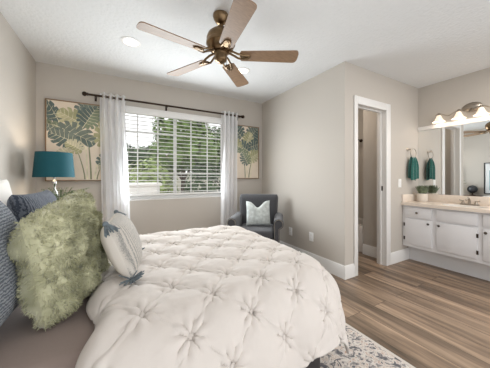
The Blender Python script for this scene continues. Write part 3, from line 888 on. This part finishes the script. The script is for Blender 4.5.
# ------------------------------------------------------------------ ceiling fan
fan = thing('ceiling_fan', 'five-blade ceiling fan with brass motor and oak blades', 'ceiling fan', (.722, 1.70, HC))
mb = MB(); mb.lathe([(.0, 0), (.062, 0), (.064, -.012), (.056, -.035), (.04, -.06), (.024, -.072), (.0, -.074)], 32); mb.build('canopy', M['brass'], fan)
mb = MB(); mb.lathe([(.0, -.06), (.0125, -.06), (.0125, -.085), (.022, -.09), (.022, -.112), (.0125, -.118), (.0, -.118)], 20); mb.build('downrod', M['brass'], fan)
mb = MB(); mb.lathe([(.0, -.108), (.035, -.112), (.07, -.128), (.102, -.158), (.114, -.19), (.112, -.21), (.116, -.216), (.116, -.238), (.108, -.246), (.1, -.268), (.08, -.29), (.058, -.298), (.0, -.298)], 40); mb.build('motor_housing', M['brass'], fan)
mb = MB(); mb.lathe([(.0, -.29), (.056, -.296), (.058, -.312), (.05, -.322), (.05, -.352), (.046, -.366), (.03, -.378), (.012, -.382), (.012, -.39), (.0, -.392)], 32); mb.build('switch_housing', M['brass'], fan)
def fan_blade(a):
    T = TR((0, 0, -.325), rz=a)
    Tb = T @ Matrix.Rotation(math.radians(-11), 4, 'X')
    mb = MB(); pts = []
    r0, r1 = .165, .62
    top = []
    for k in range(9): 
        f = k / 8; top.append((r0 + (r1 - .03 - r0) * f, .054 + .014 * f))
    tip = [(r1 - .03 + .03 * math.sin(b), .068 * math.cos(b) ** .55 if math.cos(b) > 0.001 else 0) for b in np.linspace(.25, PI / 2, 8)]
    up = top + tip; poly = up + [(x, -y) for x, y in up[::-1] if y > 1e-6]
    root = [(r0 - .012, -.035), (r0 - .012, .035)]
    poly = poly + root
    mb.prism(poly, -.0035, .0035, T=Tb)
    bl_ = mb.build('blade', M['blade'], fan, sharp=30)
    mb = MB()
    # blade iron: two curved arms and an oval medallion
    for sg in (-1, 1):
        mb.tube([T @ Vector((.06, sg * .012, .03)), T @ Vector((.10, sg * .026, .018)), T @ Vector((.14, sg * .032, -.002)), Tb @ Vector((.185, sg * .022, -.009)), Tb @ Vector((.225, sg * .004, -.008))], .0088, 8)
    mb.lathe([(.0, -.006), (.026, -.006), (.03, 0), (.026, .004), (0, .004)], 18, T=Tb @ Matrix.Translation((.195, 0, -.009)) @ Matrix.Diagonal((1.5, 1, 1, 1)))
    for x, y in ((.18, .018), (.18, -.018), (.225, 0)): mb.sphere(Tb @ Vector((x, y, -.015)), .005, 8)
    mb.build('blade_iron', M['brass'], bl_)
for k in range(5): fan_blade(math.radians(44.5 + 72 * k))
mb = MB(); mb.tube([(.034, -.034, -.36), (.035, -.035, -.40)], .0012, 5); mb.sphere((.032, -.032, -.405), .006, 8); mb.build('pull_chain', M['brass'], fan)

# recessed downlights
def downlight(x, y, label):
    t = thing('recessed_light', label, 'recessed light', (x, y, HC), group='recessed ceiling lights')
    mb = MB(); mb.lathe([(.088, 0.0), (.088, -.004), (.066, -.006), (.064, -.001), (.064, .0)], 36, caps=False); mb.build('trim_ring', M['white'], t)
    mb = MB(); mb.lathe([(.064, -.002), (.0, -.002)], 32, caps=False); mb.build('lens', M['ledlens'], t)
    d = bpy.data.lights.new('downlight', 'SPOT'); d.energy = 12; d.spot_size = math.radians(130); d.spot_blend = .8; d.shadow_soft_size = .06; d.color = (1, .93, .84)
    o = bpy.data.objects.new('downlight', d); C.objects.link(o); o.location = (x, y, HC - .012)
downlight(.11, 2.455, 'recessed ceiling light left of the fan')
downlight(1.33, 2.455, 'recessed ceiling light partly hidden behind a fan blade')

# ------------------------------------------------------------------ vanity
VX = 3.40; VY0, VY1 = .565, YD - .004
van = thing('vanity_cabinet', 'white vanity cabinet with doors and drawers under the mirror', 'cabinet', (VX, VY1, 0))
def L_(x0, x1, y0, y1, z0, z1): return (x0 - VX, x1 - VX, y0 - VY1, y1 - VY1, z0, z1)
mb = MB()
mb.box(*L_(VX + .018, VX + .036, VY0, VY1, .212, .762)); mb.box(*L_(XM - .014, XM - .002, VY0, VY1, .212, .762))
mb.box(*L_(VX + .036, XM - .014, VY0, VY0 + .016, .212, .762)); mb.box(*L_(VX + .036, XM - .014, VY1 - .016, VY1, .212, .762))
mb.box(*L_(VX + .036, XM - .014, VY0 + .016, VY1 - .016, .212, .23)); mb.build('body', M['cab'], van)
mb = MB(); mb.box(*L_(3.565, 3.60, VY0, VY1, 0, .212)); mb.build('toe_kick', M['toe'], van)
def front(kind, y0, y1, z0, z1, knob=None, hinge=None):
    mb = MB(); mb.box(*L_(VX, VX + .018, y0, y1, z0, z1), b=.003)
    # shallow raised bead round the panel
    d = mb.build(kind, M['cab'], van)
    if knob:
        ky, kz = knob
        m2 = MB(); m2.lathe([(.006, 0), (.006, .01), (.0135, .015), (.0145, .021), (.009, .026), (0, .027)], 16, T=TR((-.0, ky - VY1, kz), ry=-PI / 2)); m2.build('knob', M['knob'], d)
    if hinge is not None:
        for hz in (z0 + .07, z1 - .08):
            m2 = MB(); m2.box(-.004, .0, hinge - VY1 - .009, hinge - VY1 + .009, hz - .022, hz + .022, b=.0015); m2.tube([(-.005, hinge - VY1, hz - .022), (-.005, hinge - VY1, hz + .022)], .004, 8); m2.build('hinge', M['bronze'], d)
dz0, dz1, wz0, wz1 = .254, .586, .612, .742
front('door', 1.362, 1.665, dz0, dz1, (1.39, .552), 1.668)
front('drawer', 1.362, 1.665, wz0, wz1, (1.515, .677))
front('door', .948, 1.312, dz0, dz1, (1.282, .552), .945)
front('drawer', .948, 1.312, wz0, wz1)
front('door', .60, .905, dz0, dz1, (.878, .552), .597)
front('drawer', .60, .905, wz0, wz1, (.75, .677))

ct = thing('countertop', 'cream countertop with backsplash and basin on the white vanity', 'countertop', (0, 0, 0))
mb = MB(); SY = 1.115
# slab with an oval basin cut: build by ring fan
x0, x1, y0, y1 = VX - .022, XM - .001, VY0 - .02, YD - .001
zt, zb = .80, .764
n = 48; bx, by, ra, rb_ = 3.585, SY, .135, .20
ov = [(bx + ra * math.cos(2 * PI * k / n), by + rb_ * math.sin(2 * PI * k / n)) for k in range(n)]
def edge_pt(k):
    a = 2 * PI * k / n; c, s_ = math.cos(a), math.sin(a)
    t = min((x1 - bx) / c if c > 1e-9 else 1e9, (x0 - bx) / c if c < -1e-9 else 1e9, (y1 - by) / s_ if s_ > 1e-9 else 1e9, (y0 - by) / s_ if s_ < -1e-9 else 1e9)
    return (bx + c * t, by + s_ * t)
ed = [edge_pt(k) for k in range(n)]
cor = [(x1, y1), (x0, y1), (x0, y0), (x1, y0)]
vs = [(x, y, zt) for x, y in ov] + [(x, y, zt) for x, y in ed]
fs = [(k, (k + 1) % n, n + (k + 1) % n, n + k) for k in range(n)]
for cx_, cy_ in cor:   # fill the corners
    ang = math.atan2(cy_ - by, cx_ - bx) % (2 * PI); k = int(ang / (2 * PI) * n)
    vs.append((cx_, cy_, zt)); fs.append((n + k, n + (k + 1) % n, len(vs) - 1))
mb.add(vs, fs, 0, False)
mb.add([(x0, y0, zb), (x0, y1, zb), (x0, y1, zt), (x0, y0, zt)], [(0, 1, 2, 3)], 0, False)
mb.add([(x0, y0, zb), (x1, y0, zb), (x1, y0, zt), (x0, y0, zt)], [(0, 1, 2, 3)], 0, False)
mb.add([(x0, y0, zb), (x1, y0, zb), (x1, y1, zb), (x0, y1, zb)], [(0, 1, 2, 3)], 0, False)
mb.build('slab', M['counter'], ct, sharp=30)
mb = MB()
P = np.array([[(bx + ra * q * math.cos(2 * PI * k / n), by + rb_ * q * math.sin(2 * PI * k / n), z) for k in range(n)] for q, z in ((1, zt), (.97, .788), (.9, .745), (.7, .705), (.35, .69), (.05, .688))])
mb.grid(P, wrap=True); mb.build('basin', M['tub'], ct, sharp=180)
mb = MB(); mb.box(XM - .018, XM - .001, y0, YD - .001, zt, zt + .105, b=.004); mb.build('backsplash', M['counter'], ct)
mb = MB(); mb.box(x0 + .02, XM - .018, YD - .02, YD - .001, zt, zt + .105, b=.004); mb.build('side_splash', M['counter'], ct)

mr = thing('vanity_mirror', 'wide frameless wall mirror above the vanity with white top trim', 'mirror', (XM, 1.11, .907))
mb = MB(); mb.box(-.006, -.001, .56 - 1.11 - .06, YD - .003 - 1.11, 0, .905); mb.build('glass', M['mirror'], mr)
mb = MB(); mb.box(-.022, -.001, .56 - 1.11 - .06, YD - .003 - 1.11, .905, .958, b=.004); mb.build('top_trim', M['white'], mr)

# faucet
fa = thing('faucet', 'brushed nickel faucet with two handles on the cream countertop', 'faucet', (3.755, SY, .801))
mb = MB(); mb.box(-.03, .03, -.085, .085, 0, .016, b=.007); mb.build('base_plate', M['nickel'], fa)
mb = MB(); mb.tube([(0, 0, .012), (0, 0, .05), (-.015, 0, .075), (-.05, 0, .085), (-.09, 0, .072), (-.1, 0, .058)], [.016, .014, .012, .011, .010, .010], 12); mb.build('spout', M['nickel'], fa)
for y in (-.06, .06):
    mb = MB(); mb.lathe([(.018, .014), (.016, .03), (.011, .036), (.013, .05), (0, .054)], 16, T=TR((0, y, 0))); mb.tube([(0, y, .045), (0, y + (.035 if y > 0 else -.035), .056)], .006, 8); mb.build('handle', M['nickel'], fa)

# plant on the vanity
pp = thing('potted_succulent', 'small grey-green plant in a white textured pot on the countertop', 'plant', (3.70, 1.585, .801))
mb = MB(); mb.lathe([(.0, 0), (.052, 0), (.058, .01), (.062, .05), (.060, .112), (.054, .114), (.052, .1), (.0, .1)], 28); mb.build('pot', M['pot'], pp)
mb = MB()
for k in range(120):
    a = k * 2.39996; q = (k + .5) / 120; rad = .04 * math.sqrt(q); el = 1.55 - .42 * q + RNG.uniform(-.14, .14); L = RNG.uniform(.09, .155)
    d = Vector((math.cos(a) * math.cos(el), math.sin(a) * math.cos(el), math.sin(el)))
    blade_leaf(mb, (rad * math.cos(a), rad * math.sin(a), .098), d, L, .0085, .1, n=5, cup=.5)
mb.build('leaves', M['succ'], pp)

# towel ring and towel
tr = thing('towel_ring', 'brushed nickel towel ring beside the vanity mirror', 'towel ring', (3.545, YD, 1.525))
mb = MB(); mb.lathe([(.0, 0), (.024, 0), (.024, .006), (.012, .012), (.009, .04), (.013, .05), (0, .056)], 20, T=TR((0, 0, 0), rx=PI / 2)); mb.build('post', M['nickel'], tr)
mb = MB(); mb.tube([(.075 * math.sin(a) * 1.0 + .045, -.055, -.05 + .065 * math.cos(a)) for a in np.linspace(0, 2 * PI, 36, endpoint=False)], .0045, 8, closed=True); mb.build('ring', M['nickel'], tr)
mb = MB(); mb.tube([(0, -.045, 0), (.02, -.055, .004)], .006, 8); mb.build('link', M['nickel'], tr)
# towel folded over the ring bottom
A, B = 44, 36; P = np.zeros((A, B, 3)); s = np.linspace(-1, 1, B)
Lh = .30
for i in range(A):
    f = i / (A - 1); q = f * 2 - 1                        # -1 back hem .. 0 over ring .. 1 front hem
    dpt = abs(q) * Lh
    wd = .042 + .052 * min(1, dpt / .14) ** .8
    wav = .010 * np.sin(s * 7 + (0 if q > 0 else 1.5)) * min(1, dpt / .05)
    P[i, :, 0] = s * wd + .045
    th2 = np.clip(q / .07, -1, 1) * PI / 2
    P[i, :, 1] = -.055 - .011 * math.sin(th2) - wav * (1 if q > 0 else -.6) - (.008 if q > 0 else 0) * min(1, dpt / .1)
    P[i, :, 2] = -.115 + .011 * math.cos(th2) - dpt - .012 * (1 - s ** 2) * 0 + (.01 * s if q > 0 else -.02 * s)
mb = MB(); mb.grid(P)
tw = mb.build('hand_towel', M['towel'], sharp=180)
tw.location = (3.545, YD - .0, 1.525)
md = tw.modifiers.new('thickness', 'SOLIDIFY'); md.thickness = .006; md.offset = 0
tag(tw, 'dark green hand towel hanging from the ring', 'towel')

# vanity light
vl = thing('vanity_light', 'four-shade brushed nickel vanity light above the mirror', 'wall light', (XM, SY, 1.99))
mb = MB(); mb.lathe([(0, 0), (.095, 0), (.095, .008), (.075, .022), (.03, .032), (0, .034)], 32, T=TR((0, 0, .02)) @ Matrix.Rotation(-PI / 2, 4, 'Y') @ Matrix.Diagonal((.62, 1, 1, 1))); mb.build('backplate', M['nickel'], vl)
bar = []
for y in np.linspace(-.345, .345, 60):
    bar.append((-.085 - .0 * y, y, -.025 + .022 * math.cos(y / .1025 * PI * .5 * 2 - PI)  - .0 * abs(y)))
mb = MB(); mb.tube(bar, .0065, 10); mb.tube([(-.02, 0, 0), (-.085, 0, -.047 + .0)], .012, 10); mb.build('arm_bar', M['nickel'], vl)
for y in (-.3075, -.1025, .1025, .3075):
    zb2 = -.025 + .022 * math.cos(y / .1025 * PI - PI)
    mb = MB(); mb.lathe([(.0, zb2 + .012), (.012, zb2 + .01), (.017, zb2 - .006), (.021, zb2 - .024), (.0, zb2 - .024)], 16, T=TR((-.085, y, 0))); hd = mb.build('holder', M['nickel'], vl)
    mb = MB()
    pr = [(.02, -.02), (.026, -.035), (.033, -.055), (.045, -.08), (.062, -.1), (.072, -.108)]
    mb.lathe([(r, z + zb2) for r, z in pr], 28, T=TR((-.085, y, 0)), caps=False); mb.build('glass_shade', M['opal'], hd)
    mb = MB(); mb.sphere((-.085, y, zb2 - .065), .02, 12, sc=(1, 1, 1.3)); mb.build('bulb', M['bulb'], hd)
    vd = bpy.data.lights.new('vanity_bulb', 'POINT'); vd.energy = 0.22; vd.color = (1, .94, .87); vd.shadow_soft_size = .03
    vb = bpy.data.objects.new('vanity_bulb', vd); C.objects.link(vb); vb.location = (XM - .095, SY + y, 1.99 + zb2 - .115)

# ------------------------------------------------------------------ bathroom beyond the doorway
tb = thing('bathtub', 'white bathtub glimpsed through the doorway', 'bathtub', (3.53, 2.75, 0))
mb = MB(); mb.box(-.31, -.25, -.60, .60, 0, .41, b=.015); mb.box(.25, .31, -.60, .60, 0, .41, b=.015); mb.box(-.25, .25, -.60, -.54, 0, .41, b=.01); mb.box(-.25, .25, .54, .60, 0, .41, b=.01); mb.box(-.25, .25, -.54, .54, .05, .09)
mb.build('shell', M['tub'], tb)
mb = MB(); mb.lathe([(.0, .09), (.02, .09), (.02, .094), (0, .094)], 16, T=TR((0, .4, 0))); mb.build('drain', M['nickel'], tb)
sh = thing('shower_head', 'small bronze shower head glimpsed through the doorway', 'shower head', (XM, 2.60, 1.80))
mb = MB(); mb.lathe([(0, 0), (.03, 0), (.03, .008), (0, .012)], 16, T=TR((0, 0, 0), ry=-PI / 2)); mb.tube([(0, 0, 0), (-.08, 0, .015), (-.13, 0, -.01)], .009, 8); mb.build('arm', M['bronze'], sh)
mb = MB(); mb.lathe([(.012, 0), (.02, -.02), (.036, -.045), (.036, -.055), (0, -.055)], 18, T=TR((-.13, 0, -.005), ry=.3)); mb.build('head', M['bronze'], sh)

bt = thing('bathroom_fill_fixture', 'added round opal fill light, unseen on the bathroom ceiling beyond the doorway', 'ceiling light', (2.75, 2.5, HC))  # unseen fixture, added to lift the dark bathroom behind the doorway
mb = MB(); mb.lathe([(.0, 0), (.15, 0), (.15, -.02), (.0, -.02)], 28); mb.build('base', M['nickel'], bt)
mb = MB(); mb.lathe([(.14, -.02), (.13, -.05), (.08, -.08), (.0, -.09)], 28); mb.build('diffuser', M['opal'], bt)
bd = bpy.data.lights.new('bathroom_fill_light', 'POINT'); bd.energy = 5; bd.color = (1, .9, .8); bd.shadow_soft_size = .1  # fill lamp of the added bathroom fixture
bo = bpy.data.objects.new('bathroom_fill_light', bd); C.objects.link(bo); bo.location = (2.75, 2.5, HC - .22)

# ------------------------------------------------------------------ garden beyond the window
M['grass'] = mat('lawn', (112, 128, 84), 0.95, var=0.25, vscale=5)
M['patio'] = mat('patio_concrete', (186, 180, 172), 0.9, var=0.08, vscale=3)
M['stucco'] = mat('stucco', (222, 214, 204), 0.9, bump=0.2, bscale=30)
M['tile'] = mat('terracotta_tile', (168, 112, 84), 0.8, var=0.25, vscale=9)
M['leafa'] = mat('leaf_mid_green', (98, 122, 62), 0.7, var=0.4, vscale=3)
M['leafb'] = mat('leaf_dark_green', (62, 84, 48), 0.7, var=0.4, vscale=3)
M['leafc'] = mat('leaf_light_green', (140, 158, 92), 0.7, var=0.35, vscale=3)
M['bark'] = mat('bark', (92, 76, 62), 0.9, var=0.25, vscale=8)
mb = MB(); mb.box(-12, 16, YB + .15, 26, -.35, -.25); struct(mb.build('floor_garden', M['grass']))
mb = MB(); mb.box(-3.5, 5.5, YB + .15, 6.2, -.25, -.2); struct(mb.build('floor_patio', M['patio']))
def foliage(mb, c, rad, n, size, mi=0):
    c = Vector(c)
    for _ in range(n):
        d = Vector(RNG.normal(0, 1, 3)); d.normalize(); r = RNG.uniform(.55, 1.0) ** .6
        p = c + Vector((d.x * rad[0], d.y * rad[1], d.z * rad[2])) * r
        q = Vector(RNG.normal(0, 1, 3)).normalized(); w = d.cross(q)
        if w.length < 1e-3: continue
        w.normalize(); q = w.cross(d + Vector((0, 0, .2))).normalized(); L = size * RNG.uniform(.6, 1.3)
        mb.add([p - q * L, p + w * L * .42, p + q * L, p - w * L * .42], [(0, 1, 2, 3)], mi, False)
def tree(name, label, x, y, h, blobs, m, size, group=None, cat='tree', trunk=.09):
    t = thing(name, label, cat, (x, y, -.25), group=group)
    mb = MB()
    for (bx_, by_, bz, rx, ry_, rz_, n) in blobs: foliage(mb, (bx_, by_, bz), (rx, ry_, rz_), n, size)
    mb.build('foliage', m, t)
    mb = MB(); mb.tube([(0, 0, 0), (.06, .03, h * .4), (-.03, 0, h * .75)], [trunk, trunk * .8, trunk * .5], 8)
    for (bx_, by_, bz, *_r) in blobs[:4]: mb.tube([(.03, .02, h * .35), (bx_ * .6, by_ * .6, bz * .8), (bx_, by_, bz)], [trunk * .5, trunk * .35, trunk * .15], 6)
    mb.build('trunk', M['bark'], t)
    return t
tree('garden_tree', 'dense green tree behind the middle of the window', 1.85, 7.6, 3.6, [(0, 0, 3.0, .95, .8, 1.1, 1700), (-.3, .2, 2.1, .8, .7, .7, 1000), (.6, -.1, 2.3, .8, .7, .9, 1000)], M['leafa'], .12)
tree('garden_tree', 'dark leafy tree behind the right half of the window', 4.0, 9.0, 3.8, [(0, 0, 2.6, 1.3, 1.0, 1.0, 1800), (.9, .2, 3.5, .9, .9, .7, 900), (-.8, 0, 2.0, .8, .8, .8, 900)], M['leafb'], .13)
tree('garden_tree', 'tall dark tree at the right end of the window', 7.3, 10.2, 4.4, [(0, 0, 3.4, 1.1, 1.0, 1.4, 1800), (-.6, 0, 2.4, .9, .8, .9, 900)], M['leafb'], .13)
tree('garden_tree', 'distant low tree above the roof behind the left pane', -.4, 14.5, 3.4, [(0, 0, 2.7, 1.4, 1.0, .8, 1300), (1.6, 0, 2.5, 1.1, .8, .7, 900)], M['leafb'], .16)
def bush(label, x, y, rx, ry_, rz_, m, n=1300):
    t = thing('garden_bush', label, 'bush', (x, y, -.25))
    mb = MB(); foliage(mb, (0, 0, rz_ * .85), (rx, ry_, rz_), n, .085); mb.build('foliage', m, t)
    mb = MB()
    for k in range(5): mb.tube([(.05 * k - .1, 0, 0), (.1 * (k - 2), .05, rz_ * .5), (.16 * (k - 2), .05, rz_)], [.02, .014, .006], 6)
    mb.build('stems', M['bark'], t)
bush('light green bush behind the white planter outside', .80, 6.9, .8, .45, 1.08, M['leafc'], 2000)
bush('dark green bush left of the white planter outside', -.75, 7.4, .65, .5, 1.0, M['leafb'])
bush('dark green bush outside the right window half', 2.35, 6.7, .72, .45, 1.05, M['leafb'])
bush('mid green bush outside the far right pane', 3.95, 7.0, .8, .5, 1.0, M['leafa'])
pb = thing('garden_planter', 'white rectangular planter outside behind the left pane', 'planter', (.46, 5.75, -.2))
mb = MB(); mb.box(-.38, .38, -.22, .22, 0, 1.14, b=.015); mb.box(-.42, .42, -.26, .26, 1.14, 1.21, b=.015); mb.build('box', M['white'], pb)
gw = thing('garden_wall', 'pale stucco garden wall behind the bushes', 'wall', (2.5, 11.3, -.25))
mb = MB(); mb.box(-9, 9, -.1, .1, 0, 1.5); mb.build('panel', M['stucco'], gw)
mb = MB(); mb.box(-9, 9, -.14, .14, 1.5, 1.56, b=.01); mb.build('cap', M['stucco'], gw)
hs = thing('neighbour_house', 'distant house with terracotta roof beyond the garden wall', 'house', (.7, 18.5, -.25))
mb = MB(); mb.box(-3.4, 3.4, -1.5, 1.5, 0, 2.35); mb.build('walls', M['stucco'], hs)
mb = MB(); mb.add([(-3.8, -1.9, 2.3), (3.8, -1.9, 2.3), (3.8, 1.9, 2.3), (-3.8, 1.9, 2.3), (-2.6, 0, 3.1), (2.6, 0, 3.1)], [(0, 1, 5, 4), (2, 3, 4, 5), (1, 2, 5), (3, 0, 4), (0, 3, 2, 1)], 0, False); mb.build('roof', M['tile'], hs)
